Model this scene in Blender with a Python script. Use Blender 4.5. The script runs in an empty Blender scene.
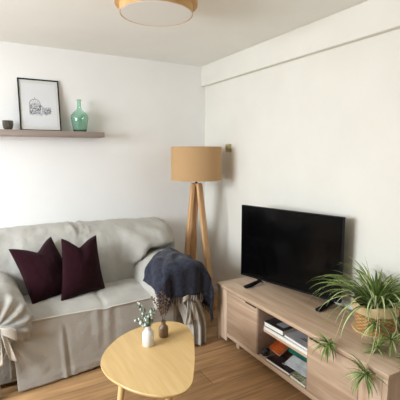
import bpy, bmesh, math, random
from mathutils import Vector, Matrix, noise
random.seed(7)
S = bpy.context.scene
COL = S.collection
PI = math.pi

# ------------------------------------------------------------------ materials
def mat(name):
    m = bpy.data.materials.new(name); m.use_nodes = True
    return m, m.node_tree.nodes, m.node_tree.links, m.node_tree.nodes['Principled BSDF']

def rgb(r, g, b):
    f = lambda c: (c/255/12.92) if c/255 <= .04045 else ((c/255+.055)/1.055)**2.4
    return (f(r), f(g), f(b), 1)

def coords(N, L, scale=(1, 1, 1), rot=(0, 0, 0)):
    t = N.new('ShaderNodeTexCoord'); mp = N.new('ShaderNodeMapping')
    mp.inputs['Scale'].default_value = scale; mp.inputs['Rotation'].default_value = rot
    L.new(t.outputs['Object'], mp.inputs['Vector'])
    return mp.outputs['Vector']

def noise_mat(name, c1, c2, scale=8, rough=.8, bump=.0, bscale=200, stretch=(1, 1, 1), spec=.3, detail=4, sheen=0, bdist=.002):
    m, N, L, P = mat(name)
    v = coords(N, L, stretch)
    n = N.new('ShaderNodeTexNoise'); n.inputs['Scale'].default_value = scale; n.inputs['Detail'].default_value = detail
    L.new(v, n.inputs['Vector'])
    r = N.new('ShaderNodeValToRGB')
    r.color_ramp.elements[0].color = c1; r.color_ramp.elements[1].color = c2
    r.color_ramp.elements[0].position = .32; r.color_ramp.elements[1].position = .68
    L.new(n.outputs['Fac'], r.inputs['Fac']); L.new(r.outputs['Color'], P.inputs['Base Color'])
    P.inputs['Roughness'].default_value = rough
    P.inputs['Specular IOR Level'].default_value = spec
    if sheen: P.inputs['Sheen Weight'].default_value = sheen
    if bump:
        b = N.new('ShaderNodeBump'); b.inputs['Strength'].default_value = bump; b.inputs['Distance'].default_value = bdist
        n2 = N.new('ShaderNodeTexNoise'); n2.inputs['Scale'].default_value = bscale; n2.inputs['Detail'].default_value = 3
        L.new(v, n2.inputs['Vector']); L.new(n2.outputs['Fac'], b.inputs['Height']); L.new(b.outputs['Normal'], P.inputs['Normal'])
    return m

def wood_mat(name, c1, c2, c3, along='Y', rough=.5, grain=1.0, spec=.35):
    """streaky grain running along one axis"""
    m, N, L, P = mat(name)
    s = {'X': (1.2, 14, 14), 'Y': (14, 1.2, 14), 'Z': (14, 14, 1.2)}[along]
    v = coords(N, L, s)
    n = N.new('ShaderNodeTexNoise'); n.inputs['Scale'].default_value = 1.6*grain; n.inputs['Detail'].default_value = 6
    n.inputs['Distortion'].default_value = .6
    L.new(v, n.inputs['Vector'])
    r = N.new('ShaderNodeValToRGB'); e = r.color_ramp.elements
    e[0].color = c1; e[0].position = .28; e[1].color = c3; e[1].position = .72
    k = e.new(.5); k.color = c2
    L.new(n.outputs['Fac'], r.inputs['Fac']); L.new(r.outputs['Color'], P.inputs['Base Color'])
    P.inputs['Roughness'].default_value = rough; P.inputs['Specular IOR Level'].default_value = spec
    b = N.new('ShaderNodeBump'); b.inputs['Strength'].default_value = .08; b.inputs['Distance'].default_value = .002
    L.new(n.outputs['Fac'], b.inputs['Height']); L.new(b.outputs['Normal'], P.inputs['Normal'])
    return m

def floor_mat():
    m, N, L, P = mat('oak_laminate')
    v = coords(N, L)
    br = N.new('ShaderNodeTexBrick')
    br.inputs['Scale'].default_value = 1; br.inputs['Brick Width'].default_value = 1.28; br.inputs['Row Height'].default_value = .19
    br.inputs['Mortar Size'].default_value = .0018; br.inputs['Mortar Smooth'].default_value = .3; br.inputs['Bias'].default_value = 0
    br.offset = .37
    br.inputs['Color1'].default_value = rgb(168, 131, 92); br.inputs['Color2'].default_value = rgb(188, 149, 106)
    br.inputs['Mortar'].default_value = rgb(95, 70, 48)
    L.new(v, br.inputs['Vector'])
    mp = N.new('ShaderNodeMapping'); mp.inputs['Scale'].default_value = (1.3, 16, 1)
    L.new(v, mp.inputs['Vector'])
    n = N.new('ShaderNodeTexNoise'); n.inputs['Scale'].default_value = 1.5; n.inputs['Detail'].default_value = 7; n.inputs['Distortion'].default_value = .8
    L.new(mp.outputs['Vector'], n.inputs['Vector'])
    r = N.new('ShaderNodeValToRGB'); r.color_ramp.elements[0].color = (.55, .52, .5, 1); r.color_ramp.elements[1].color = (1.15, 1.13, 1.1, 1)
    r.color_ramp.elements[0].position = .3; r.color_ramp.elements[1].position = .68
    L.new(n.outputs['Fac'], r.inputs['Fac'])
    mx = N.new('ShaderNodeMix'); mx.data_type = 'RGBA'; mx.blend_type = 'MULTIPLY'; mx.inputs[0].default_value = .85
    L.new(br.outputs['Color'], mx.inputs[6]); L.new(r.outputs['Color'], mx.inputs[7])
    L.new(mx.outputs[2], P.inputs['Base Color'])
    P.inputs['Roughness'].default_value = .42; P.inputs['Specular IOR Level'].default_value = .35
    b = N.new('ShaderNodeBump'); b.inputs['Strength'].default_value = .15; b.inputs['Distance'].default_value = .002
    L.new(br.outputs['Fac'], b.inputs['Height']); b.invert = True
    L.new(b.outputs['Normal'], P.inputs['Normal'])
    return m

def plain(name, c, rough=.5, spec=.5, metal=0):
    return noise_mat2(name, c, rough, spec, metal)
def noise_mat2(name, c, rough, spec, metal):
    m, N, L, P = mat(name)
    v = coords(N, L)
    n = N.new('ShaderNodeTexNoise'); n.inputs['Scale'].default_value = 30
    L.new(v, n.inputs['Vector'])
    mr = N.new('ShaderNodeMapRange'); mr.inputs['To Min'].default_value = max(.02, rough-.05); mr.inputs['To Max'].default_value = min(1, rough+.05)
    L.new(n.outputs['Fac'], mr.inputs['Value']); L.new(mr.outputs['Result'], P.inputs['Roughness'])
    P.inputs['Base Color'].default_value = c; P.inputs['Specular IOR Level'].default_value = spec; P.inputs['Metallic'].default_value = metal
    return m

WALL = noise_mat('white_wall_paint', rgb(243, 242, 240), rgb(246, 245, 243), 3, .9, .05, 120, spec=.2)
CEIL = noise_mat('ceiling_paint', rgb(238, 238, 233), rgb(242, 242, 237), 2, .95, .03, 90, spec=.1)
WALLR = noise_mat('white_wall_paint_dimmed', rgb(227, 224, 215), rgb(231, 228, 219), 3, .9, .05, 120, spec=.2)  # white paint toned down on right wall and beam to offset bright window light
GREYWALL = noise_mat('bounce_cutting_grey', rgb(72, 75, 80), rgb(80, 83, 88), 3, .9, .05, 120, spec=.2)  # dark grey picked only to cut bounce light off the unseen front wall
FLOOR = floor_mat()
TRIM = plain('white_trim', rgb(235, 233, 228), .5, .4)
SLIP = noise_mat('slipcover_cotton', rgb(174, 171, 164), rgb(184, 181, 174), 6, .9, .8, 11, spec=.15, sheen=.1, bdist=.012)
PIPE = noise_mat('piping_cotton', rgb(196, 191, 181), rgb(204, 199, 189), 6, .9, .2, 300, spec=.15)
PLUM = noise_mat('plum_fabric', rgb(33, 11, 17), rgb(41, 14, 21), 30, .95, .3, 500, spec=.08, sheen=.06)
NAVY = noise_mat('navy_wool', rgb(42, 44, 56), rgb(58, 60, 73), 40, .95, .8, 34, spec=.1, sheen=.12, bdist=.008)
CABV = wood_mat('grey_oak_vertical', rgb(178, 148, 121), rgb(197, 170, 144), rgb(212, 187, 162), 'Z', .5)
CABH = wood_mat('grey_oak_horizontal', rgb(176, 146, 119), rgb(196, 169, 143), rgb(212, 187, 162), 'Y', .45)
CABF = wood_mat('grey_oak_door', rgb(160, 131, 106), rgb(180, 153, 128), rgb(200, 174, 149), 'Y', .5)
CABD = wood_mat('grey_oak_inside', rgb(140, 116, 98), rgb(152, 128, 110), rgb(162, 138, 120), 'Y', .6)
SHELFM = wood_mat('grey_brown_shelf', rgb(146, 132, 124), rgb(158, 144, 136), rgb(166, 153, 145), 'X', .5)
BAMBOO = wood_mat('table_veneer', rgb(206, 170, 113), rgb(213, 179, 123), rgb(220, 187, 133), 'Y', .35, 1.4)
LEGW = wood_mat('table_leg_wood', rgb(205, 168, 112), rgb(216, 182, 128), rgb(224, 192, 140), 'Z', .4)
TEAK = wood_mat('lamp_leg_wood', rgb(192, 147, 102), rgb(210, 165, 118), rgb(224, 184, 138), 'Z', .45)
BURLAP = noise_mat('linen_lampshade', rgb(186, 150, 108), rgb(194, 159, 118), 260, .9, .4, 500, spec=.1)
VENEER = wood_mat('ceiling_lamp_veneer', rgb(206, 162, 104), rgb(216, 174, 118), rgb(224, 186, 132), 'X', .45)
OPAL = plain('opal_diffuser', rgb(234, 234, 230), .45, .4)
BLACK = plain('black_plastic', rgb(11, 11, 12), .5, .15)
SCREEN = plain('tv_screen_black', rgb(6, 6, 7), .12, .12)
FRAMEB = plain('black_frame', rgb(14, 13, 12), .5, .25)
PAPER = noise_mat('drawing_paper', rgb(224, 225, 227), rgb(228, 229, 231), 5, .8, spec=.2)
MOUNT = noise_mat('picture_mount', rgb(219, 219, 215), rgb(223, 223, 219), 5, .8, spec=.2)
INK = plain('ink', rgb(70, 70, 80), .8, .1)
INKL = plain('light_ink', rgb(130, 130, 140), .8, .1)
BRASS = noise_mat('aged_brass', rgb(138, 126, 84), rgb(206, 194, 146), 90, .45, spec=.5, bump=.2, bscale=150)
WHITEC = plain('white_ceramic', rgb(232, 230, 226), .35, .5)
BROWNC = noise_mat('brown_glazed_ceramic', rgb(112, 88, 66), rgb(134, 108, 84), 25, .35, spec=.5)
CUPM = noise_mat('dark_smoked_ceramic', rgb(58, 54, 46), rgb(92, 86, 74), 40, .3, spec=.6)
SOIL = noise_mat('potting_soil', rgb(30, 22, 16), rgb(52, 40, 30), 60, .95, .6, 80)
EUC = noise_mat('eucalyptus_leaf', rgb(96, 116, 98), rgb(132, 150, 130), 20, .7, spec=.2)
EUCL = noise_mat('pale_eucalyptus_leaf', rgb(176, 186, 172), rgb(204, 210, 198), 20, .7, spec=.2)
TWIG = noise_mat('dry_twig', rgb(98, 80, 66), rgb(130, 110, 92), 30, .9, spec=.1)
GREEN = noise_mat('spider_leaf_green', rgb(84, 108, 46), rgb(130, 152, 78), 14, .5, spec=.4)
CREAM = noise_mat('spider_leaf_cream', rgb(196, 206, 150), rgb(216, 222, 174), 14, .5, spec=.4)
STOLON = noise_mat('pale_runner', rgb(198, 190, 140), rgb(212, 206, 160), 14, .6, spec=.3)
LINER = noise_mat('kraft_liner', rgb(206, 178, 132), rgb(222, 196, 150), 12, .8, .2, 80, spec=.2)
PAGES = noise_mat('book_pages', rgb(222, 218, 208), rgb(236, 232, 224), 4, .85, stretch=(1, 1, 60), spec=.1)

def wicker_mat():
    m, N, L, P = mat('woven_seagrass')
    v = coords(N, L, (1, 1, 1))
    sep = N.new('ShaderNodeSeparateXYZ'); L.new(v, sep.inputs[0])
    at = N.new('ShaderNodeMath'); at.operation = 'ARCTAN2'
    L.new(sep.outputs['X'], at.inputs[0]); L.new(sep.outputs['Y'], at.inputs[1])
    a = N.new('ShaderNodeMath'); a.operation = 'MULTIPLY'; a.inputs[1].default_value = 16; L.new(at.outputs[0], a.inputs[0])
    z = N.new('ShaderNodeMath'); z.operation = 'MULTIPLY'; z.inputs[1].default_value = 300; L.new(sep.outputs['Z'], z.inputs[0])
    s1 = N.new('ShaderNodeMath'); s1.operation = 'SINE'; L.new(a.outputs[0], s1.inputs[0])
    s2 = N.new('ShaderNodeMath'); s2.operation = 'SINE'; L.new(z.outputs[0], s2.inputs[0])
    mu = N.new('ShaderNodeMath'); mu.operation = 'MULTIPLY'; L.new(s1.outputs[0], mu.inputs[0]); L.new(s2.outputs[0], mu.inputs[1])
    n = N.new('ShaderNodeTexNoise'); n.inputs['Scale'].default_value = 40; L.new(v, n.inputs['Vector'])
    ad = N.new('ShaderNodeMath'); ad.operation = 'MULTIPLY_ADD'; ad.inputs[1].default_value = .3
    L.new(mu.outputs[0], ad.inputs[0]); L.new(n.outputs['Fac'], ad.inputs[2])
    r = N.new('ShaderNodeValToRGB'); r.color_ramp.elements[0].color = rgb(150, 108, 60); r.color_ramp.elements[1].color = rgb(206, 164, 106)
    r.color_ramp.elements[0].position = .2; r.color_ramp.elements[1].position = .8
    L.new(ad.outputs[0], r.inputs['Fac']); L.new(r.outputs['Color'], P.inputs['Base Color'])
    P.inputs['Roughness'].default_value = .75
    b = N.new('ShaderNodeBump'); b.inputs['Strength'].default_value = .6; b.inputs['Distance'].default_value = .004
    L.new(mu.outputs[0], b.inputs['Height']); L.new(b.outputs['Normal'], P.inputs['Normal'])
    return m
WICKER = wicker_mat()

def glass_mat(name, c, rough=.02):
    m, N, L, P = mat(name)
    P.inputs['Base Color'].default_value = c; P.inputs['Roughness'].default_value = rough
    P.inputs['Transmission Weight'].default_value = 1; P.inputs['IOR'].default_value = 1.42
    n = N.new('ShaderNodeTexNoise'); n.inputs['Scale'].default_value = 25
    b = N.new('ShaderNodeBump'); b.inputs['Strength'].default_value = .1; b.inputs['Distance'].default_value = .003
    L.new(coords(N, L), n.inputs['Vector']); L.new(n.outputs['Fac'], b.inputs['Height']); L.new(b.outputs['Normal'], P.inputs['Normal'])
    return m
GREENGLASS = glass_mat('green_bottle_glass', rgb(212, 240, 226))
def pane_mat():
    m, N, L, P = mat('clear_pane')
    N.remove(P); o = N['Material Output']
    t = N.new('ShaderNodeBsdfTransparent'); g = N.new('ShaderNodeBsdfGlossy'); g.inputs['Roughness'].default_value = .03
    mx = N.new('ShaderNodeMixShader'); mx.inputs[0].default_value = .02; L.new(t.outputs[0], mx.inputs[1]); L.new(g.outputs[0], mx.inputs[2])
    L.new(mx.outputs[0], o.inputs['Surface'])
    return m
PANE = pane_mat()

# ------------------------------------------------------------------ helpers
def obj(name, bm, mats, parent=None, smooth=False, auto=None):
    me = bpy.data.meshes.new(name)
    bmesh.ops.recalc_face_normals(bm, faces=bm.faces)
    bm.to_mesh(me); bm.free()
    for m in (mats if isinstance(mats, (list, tuple)) else [mats]): me.materials.append(m)
    if smooth:
        for p in me.polygons: p.use_smooth = True
    if auto is not None: me.set_sharp_from_angle(angle=auto)
    o = bpy.data.objects.new(name, me); COL.objects.link(o)
    if parent: o.parent = parent
    return o

def thing(name, label, cat, loc=(0, 0, 0), rz=0, group=None, rot=None):
    o = bpy.data.objects.new(name, None); COL.objects.link(o)
    o.location = loc; o.rotation_euler = rot if rot else (0, 0, rz); o.empty_display_size = .05
    return tag(o, label, cat, group)
def tag(o, label, cat, group=None):
    o['label'] = label; o['category'] = cat
    if group: o['group'] = group
    return o
def struct(o, label=None):
    o['kind'] = 'structure'
    if label: o['label'] = label
    return o

def box(bm, x0, x1, y0, y1, z0, z1, bev=.0, seg=2, mi=0):
    M = Matrix.Translation(((x0+x1)/2, (y0+y1)/2, (z0+z1)/2)) @ Matrix.Diagonal((abs(x1-x0), abs(y1-y0), abs(z1-z0), 1))
    r = bmesh.ops.create_cube(bm, size=1, matrix=M)
    fs = set(f for v in r['verts'] for f in v.link_faces)
    for f in fs: f.material_index = mi
    if bev:
        es = list(set(e for v in r['verts'] for e in v.link_edges))
        bmesh.ops.bevel(bm, geom=es, offset=bev, segments=seg, affect='EDGES', profile=.5)
def boxo(name, dims, m, parent=None, bev=.003, seg=2):
    bm = bmesh.new(); box(bm, *dims, bev=bev, seg=seg)
    return obj(name, bm, m, parent, smooth=True, auto=.6)

def lathe(bm, prof, seg=40, c=(0, 0), mi=0):
    rings = []
    for r, z in prof:
        if r < 1e-6: rings.append([bm.verts.new((c[0], c[1], z))])
        else: rings.append([bm.verts.new((c[0]+r*math.cos(2*PI*i/seg), c[1]+r*math.sin(2*PI*i/seg), z)) for i in range(seg)])
    for a, b in zip(rings, rings[1:]):
        for i in range(seg):
            j = (i+1) % seg
            if len(a) == 1 and len(b) == 1: continue
            if len(a) == 1: f = bm.faces.new((a[0], b[i], b[j]))
            elif len(b) == 1: f = bm.faces.new((a[i], b[0], a[j]))
            else: f = bm.faces.new((a[i], b[i], b[j], a[j]))
            f.material_index = mi
def loft(bm, rings, cap=True, closed=True):
    vs = [[bm.verts.new(p) for p in r] for r in rings]
    n = len(vs[0])
    for a, b in zip(vs, vs[1:]):
        for i in range(n if closed else n-1):
            j = (i+1) % n
            bm.faces.new((a[i], a[j], b[j], b[i]))
    if cap and closed:
        for r in (vs[0], vs[-1]):
            c = bm.verts.new(sum((v.co for v in r), Vector())/n)
            for i in range(n): bm.faces.new((r[i], r[(i+1) % n], c))
    return vs
def tube(bm, pts, rad, seg=8, cap=True, flat=1.0):
    pts = [Vector(p) for p in pts]; rings = []
    up = Vector((0, 0, 1))
    for i, p in enumerate(pts):
        t = (pts[min(i+1, len(pts)-1)]-pts[max(i-1, 0)]).normalized()
        if abs(t.dot(up)) > .95: ref = Vector((1, 0, 0))
        else: ref = up
        a = t.cross(ref).normalized(); b = t.cross(a)
        r = rad[i] if isinstance(rad, (list, tuple)) else rad
        rings.append([p + a*r*math.cos(2*PI*k/seg) + b*r*flat*math.sin(2*PI*k/seg) for k in range(seg)])
    loft(bm, rings, cap)
def sheet(bm, fn, nu, nv, thick=.006, mi=0):
    """closed cloth-like sheet: grid fn(u,v) given thickness along its normal"""
    P = [[Vector(fn(i/(nu-1), j/(nv-1))) for j in range(nv)] for i in range(nu)]
    A, B = [], []
    for i in range(nu):
        ra, rb = [], []
        for j in range(nv):
            du = P[min(i+1, nu-1)][j]-P[max(i-1, 0)][j]; dv = P[i][min(j+1, nv-1)]-P[i][max(j-1, 0)]
            n = du.cross(dv); n = n.normalized() if n.length > 1e-9 else Vector((0, 0, 1))
            ra.append(bm.verts.new(P[i][j]+n*thick/2)); rb.append(bm.verts.new(P[i][j]-n*thick/2))
        A.append(ra); B.append(rb)
    def q(*v):
        f = bm.faces.new(v); f.material_index = mi
    for i in range(nu-1):
        for j in range(nv-1):
            q(A[i][j], A[i+1][j], A[i+1][j+1], A[i][j+1]); q(B[i][j], B[i][j+1], B[i+1][j+1], B[i+1][j])
    for i in range(nu-1):
        q(A[i][0], B[i][0], B[i+1][0], A[i+1][0]); q(A[i][-1], A[i+1][-1], B[i+1][-1], B[i][-1])
    for j in range(nv-1):
        q(A[0][j], A[0][j+1], B[0][j+1], B[0][j]); q(A[-1][j], B[-1][j], B[-1][j+1], A[-1][j+1])
def fold(p, s, amp, stretch=(1, 1, 1), seed=0.):
    return amp*noise.noise(Vector((p[0]*s*stretch[0]+seed, p[1]*s*stretch[1]+seed*1.7, p[2]*s*stretch[2]-seed)))
def sm(a, b, x):
    t = max(0, min(1, (x-a)/(b-a))); return t*t*(3-2*t)

# ------------------------------------------------------------------ room
XL, XR, YB, YN, CE = -2.15, 2.2, 3.79, -1.3, 2.5
T = .12
struct(boxo('floor', (XL-T, XR+T, YN-T, YB+T, -.1, 0), FLOOR, bev=0))
struct(boxo('ceiling', (XL-T, XR+T, YN-T, YB+T, CE, CE+.1), CEIL, bev=0))
struct(boxo('wall_back', (XL-T, XR+T, YB, YB+T, 0, CE), WALL, bev=0))
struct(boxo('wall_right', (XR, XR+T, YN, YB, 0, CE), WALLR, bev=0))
struct(boxo('wall_front', (XL-T, XR+T, YN-T, YN, 0, CE), GREYWALL, bev=0))  # unseen wall behind the camera, kept near and dark to reduce bounce
WY0, WY1, WZ0, WZ1 = 1.1, 2.8, .9, 2.42
bm = bmesh.new()
box(bm, XL-T, XL, YN, WY0, 0, CE); box(bm, XL-T, XL, WY1, YB, 0, CE)
box(bm, XL-T, XL, WY0, WY1, 0, WZ0); box(bm, XL-T, XL, WY0, WY1, WZ1, CE)
struct(obj('wall_left', bm, WALL))
bm = bmesh.new()
for a in ((WY0, WY0+.05, WZ0, WZ1), (WY1-.05, WY1, WZ0, WZ1), (WY0, WY1, WZ0, WZ0+.05), (WY0, WY1, WZ1-.05, WZ1), ((WY0+WY1)/2-.035, (WY0+WY1)/2+.035, WZ0, WZ1)):
    box(bm, XL-.09, XL-.03, *a)
struct(obj('window_1', bm, TRIM))
# boxed-in beam along the top of the right wall
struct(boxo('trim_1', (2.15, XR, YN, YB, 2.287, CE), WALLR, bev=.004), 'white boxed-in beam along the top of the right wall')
struct(boxo('baseboard_back', (XL, XR-.012, YB-.012, YB, 0, .07), TRIM, bev=.003))
struct(boxo('baseboard_right', (XR-.012, XR, YN, YB, 0, .07), TRIM, bev=.003))

# ------------------------------------------------------------------ floating shelf and what stands on it
boxo_ = boxo('wall_shelf', (-.25, 1.007, 3.59, YB, 1.703, 1.752), SHELFM, bev=.003)
tag(boxo_, 'grey-brown floating shelf on the white wall above the sofa', 'shelf')
SZ = 1.752
# picture, leaning back against the wall
fr = thing('framed_picture', 'black-framed ink drawing of a building leaning on the floating shelf', 'picture', (.476, 3.71, SZ), rot=(math.radians(-9), 0, 0))
w, h, b, d = .170, .462, .0105, .018
bm = bmesh.new()
for a in ((-w, -w+b, 0, h), (w-b, w, 0, h), (-w+b, w-b, 0, b), (-w+b, w-b, h-b, h)):
    box(bm, a[0], a[1], -d/2, d/2, a[2], a[3], bev=.001)
obj('frame', bm, FRAMEB, fr)
boxo('backing', (-w+b, w-b, .002, .006, b, h-b), FRAMEB, fr, bev=0)
boxo('mount', (-w+b, w-b, -.001, .002, b, h-b), MOUNT, fr, bev=0)
pp = boxo('paper', (-w+.03, w-.03, -.0022, -.001, .045, h-.04), PAPER, fr, bev=0)
pn = boxo('glass_pane', (-w+b, w-b, -.0065, -.0055, b, h-b), PANE, fr, bev=0)
bm = bmesh.new()
def stroke(x0, z0, x1, z1, t=.0009, mi=0):
    t *= 1.5
    p0, p1 = Vector((x0, 0, z0)), Vector((x1, 0, z1)); dd = (p1-p0); n = Vector((-dd.z, 0, dd.x)).normalized()*t
    vs = [bm.verts.new(p+Vector((0, y, 0))) for y in (-.0027, -.0022) for p in (p0+n, p1+n, p1-n, p0-n)]
    for f in ((0, 1, 2, 3), (7, 6, 5, 4), (0, 4, 5, 1), (1, 5, 6, 2), (2, 6, 7, 3), (3, 7, 4, 0)):
        q = bm.faces.new([vs[i] for i in f]); q.material_index = mi
def house(x0, x1, z0, z1, nx, nz, sk=.0):
    for i in range(nz+1):
        z = z0+(z1-z0)*i/nz; stroke(x0, z, x1, z+sk, .0008, i % 2)
    for i in range(nx+1):
        x = x0+(x1-x0)*i/nx; stroke(x, z0, x, z1+sk*i/nx, .0008, i % 2)
    for i in range(nx):
        for j in range(nz):
            if random.random() < .6:
                xa = x0+(x1-x0)*(i+.25)/nx; xb = x0+(x1-x0)*(i+.75)/nx; z = z0+(z1-z0)*(j+.5)/nz
                stroke(xa, z, xb, z+random.uniform(-.004, .004), random.uniform(.0015, .004), random.randint(0, 1))
house(-.085, .005, .15, .235, 4, 4, .004)      # tall wing
house(.02, .088, .155, .205, 4, 2, .006)       # low wing
for k in range(12):                            # rounded gable over the tall wing
    a0, a1 = PI*k/12, PI*(k+1)/12
    stroke(-.04+.045*math.cos(a0), .237+.045*math.sin(a0), -.04+.045*math.cos(a1), .237+.045*math.sin(a1), .001)
    if k % 2: stroke(-.04, .237, -.04+.042*math.cos(a0), .237+.042*math.sin(a0), .0006, 1)
stroke(.005, .235, .03, .205); stroke(-.04, .282, -.04, .298)
for k in range(70):
    x = random.uniform(-.085, .0) if k % 3 else random.uniform(.02, .085); z = random.uniform(.155, .23 if k % 3 else .2)
    an = random.choice((0, PI/2, .5)); l_ = random.uniform(.006, .016)
    stroke(x, z, x+l_*math.cos(an), z+l_*math.sin(an), random.uniform(.0008, .0016), k % 2)
for k in range(26):
    x = random.uniform(-.09, .09); z = random.uniform(.135, .16); stroke(x, z, x+random.uniform(.005, .02), z+random.uniform(-.003, .003), .0007, k % 2)
obj('drawing', bm, [INK, INKL], fr)
# green demijohn
bt = thing('glass_bottle', 'green glass demijohn bottle with a narrow neck on the floating shelf', 'bottle', (.806, 3.69, SZ))
bm = bmesh.new()
outer = [(0, .004), (.05, .002), (.058, .008), (.062, .03), (.069, .07), (.0765, .115), (.0775, .132), (.072, .152), (.055, .174), (.034, .192), (.022, .205), (.0175, .22), (.0165, .25), (.0165, .276), (.020, .279), (.020, .289), (.0165, .292)]
inner = [(max(r-.0035, 0.0), z) for r, z in reversed(outer[2:])]
inner[-1] = (.054, .010)
lathe(bm, outer+inner+[(0, .009)], 48)
obj('bottle_body', bm, GREENGLASS, bt, smooth=True)
# dark faceted cup
cp = thing('candle_holder', 'small dark faceted cup at the end of the floating shelf', 'candle holder', (.208, 3.68, SZ))
bm = bmesh.new(); lathe(bm, [(0, 0), (.026, 0), (.038, .018), (.0435, .045), (.0425, .078), (.039, .078), (.039, .045), (.03, .018), (0, .012)], 9)
obj('cup', bm, CUPM, cp)
bm = bmesh.new(); lathe(bm, [(0, .03), (.033, .03), (.034, .042), (0, .042)], 16); obj('candle', bm, SOIL, cp)

# ------------------------------------------------------------------ ceiling lamp
cl = thing('ceiling_lamp', 'round ceiling lamp with a light wood band and white diffuser', 'ceiling lamp', (.940, 2.185, 2.36))
bm = bmesh.new(); lathe(bm, [(.2095, .001), (.212, 0), (.2125, .058), (.2105, .058), (.2095, .001)], 64); obj('wood_band', bm, VENEER, cl, smooth=True, auto=.6)
bm = bmesh.new(); lathe(bm, [(.212, .052), (.240, .052), (.240, .118), (.236, .118), (.234, .058), (.212, .058)], 64); obj('upper_band', bm, VENEER, cl, smooth=True, auto=.6)
bm = bmesh.new(); lathe(bm, [(0, .000), (.204, .000), (.2085, .004), (.2085, .02), (0, .02)], 64); obj('diffuser', bm, OPAL, cl, smooth=True, auto=.6)
bm = bmesh.new(); lathe(bm, [(0, .118), (.12, .118), (.12, .14), (0, .14)], 48); obj('ceiling_plate', bm, TRIM, cl, smooth=True, auto=.6)
bm = bmesh.new(); lathe(bm, [(0, .1), (.23, .1), (.235, .118), (0, .118)], 64); obj('top_plate', bm, TRIM, cl, smooth=True, auto=.6)

# ------------------------------------------------------------------ tripod floor lamp
LX, LY = 1.846, 3.35
fl = thing('floor_lamp', 'wooden tripod floor lamp with a tan drum shade in the corner', 'floor lamp', (LX, LY, 0))
sh = None
bm = bmesh.new(); lathe(bm, [(.247, 1.294), (.250, 1.294), (.250, 1.620), (.247, 1.620), (.247, 1.294)], 64)
sh = obj('lamp_shade', bm, BURLAP, fl, smooth=True, auto=.6)
for z in (1.299, 1.615):
    bm = bmesh.new(); lathe(bm, [(.243, z-.004), (.247, z-.004), (.247, z+.004), (.243, z+.004), (.243, z-.004)], 48)
    obj('shade_ring', bm, BLACK, sh)
for a in range(3):
    an = a*2*PI/3; bm = bmesh.new(); tube(bm, [(.01*math.cos(an), .01*math.sin(an), 1.33), (.245*math.cos(an), .245*math.sin(an), 1.30)], .003, 6)
    obj('shade_spoke', bm, BLACK, sh)
bm = bmesh.new(); lathe(bm, [(0, 1.262), (.011, 1.262), (.011, 1.30), (.02, 1.302), (.02, 1.36), (0, 1.36)], 20); obj('lamp_socket', bm, BLACK, fl, smooth=True, auto=.6)
bm = bmesh.new(); lathe(bm, [(0, 1.36), (.014, 1.36), (.03, 1.40), (.03, 1.43), (.018, 1.452), (0, 1.456)], 20); obj('bulb', bm, OPAL, fl, smooth=True)
bm = bmesh.new(); lathe(bm, [(0, 1.235), (.036, 1.235), (.036, 1.258), (.03, 1.262), (0, 1.262)], 24); obj('hub', bm, TEAK, fl, smooth=True, auto=.6)
LR = Vector((.871, -.491, 0)); LD = Vector((.491, .871, 0))    # across and away from the window side
for (ax, dp) in ((.165, -.13), (-.15, -.05), (-.06, .20)):
    foot = LR*ax + LD*dp
    out = foot.normalized(); side = Vector((-out.y, out.x, 0))
    rings = []
    for t in (0, .02, .5, .98, 1):
        c = Vector((out.x*.036, out.y*.036, 1.262))*(1-t) + Vector((foot.x, foot.y, 0))*t
        wd = (.034 if t < 1 else .033)*(1 if .01 < t < .99 else .92); th = .018*(1 if .01 < t < .99 else .85)
        rings.append([c+side*wd*a+out*th*bb for a, bb in ((-1, -.75), (-.75, -1), (.75, -1), (1, -.75), (1, .75), (.75, 1), (-.75, 1), (-1, .75))])
    bm = bmesh.new(); loft(bm, rings); obj('leg', bm, TEAK, fl, smooth=True, auto=.5)
bm = bmesh.new()
cpts = [LR*(-.01)+LD*.02+Vector((0, 0, 1.22)), LR*.0+LD*.03+Vector((0, 0, .9)), LR*.012+LD*.05+Vector((0, 0, .5)), LR*.03+LD*.1+Vector((0, 0, .1)), LR*.05+LD*.14+Vector((0, 0, .004)), Vector((.3, .2, .004))]
tube(bm, cpts, .003, 6); obj('cord', bm, TRIM, fl, smooth=True)

# brass switch plate on the right wall
sp = thing('switch_plate', 'small square brass switch plate on the white wall beside the lamp shade', 'light switch', (XR, 3.308, 1.611))
bm = bmesh.new(); box(bm, -.010, 0, -.05, .05, -.04, .04, bev=.004); obj('plate', bm, BRASS, sp, smooth=True, auto=.6)
bm = bmesh.new(); box(bm, -.026, -.009, .008, .03, -.022, .026, bev=.003); obj('toggle', bm, BRASS, sp, smooth=True, auto=.6)
bm = bmesh.new(); box(bm, -.022, -.009, -.032, -.01, -.014, .03, bev=.003); obj('toggle', bm, BRASS, sp, smooth=True, auto=.6)

# ------------------------------------------------------------------ sofa
SC = .69
sofa = thing('sofa', 'two-seat sofa in a loose pale greige slipcover with tie bows', 'sofa', (SC, 3.15, 0))
OX, OY = SC, 3.15
def W(p): return Vector((p[0]-OX, p[1]-OY, p[2]))
def resample(poly, n):
    P = [Vector(p) for p in poly]; L = [0]
    for a, b_ in zip(P, P[1:]): L.append(L[-1]+(b_-a).length)
    out = []; k = 0
    for i in range(n):
        s = L[-1]*i/(n-1)
        while k < len(L)-2 and L[k+1] < s: k += 1
        f = (s-L[k])/(L[k+1]-L[k]); out.append(P[k].lerp(P[k+1], f))
    return out
def smoothp(P, it=3):
    for _ in range(it): P = [P[0]]+[(P[i-1]+P[i]*2+P[i+1])/4 for i in range(1, len(P)-1)]+[P[-1]]
    return P
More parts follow.
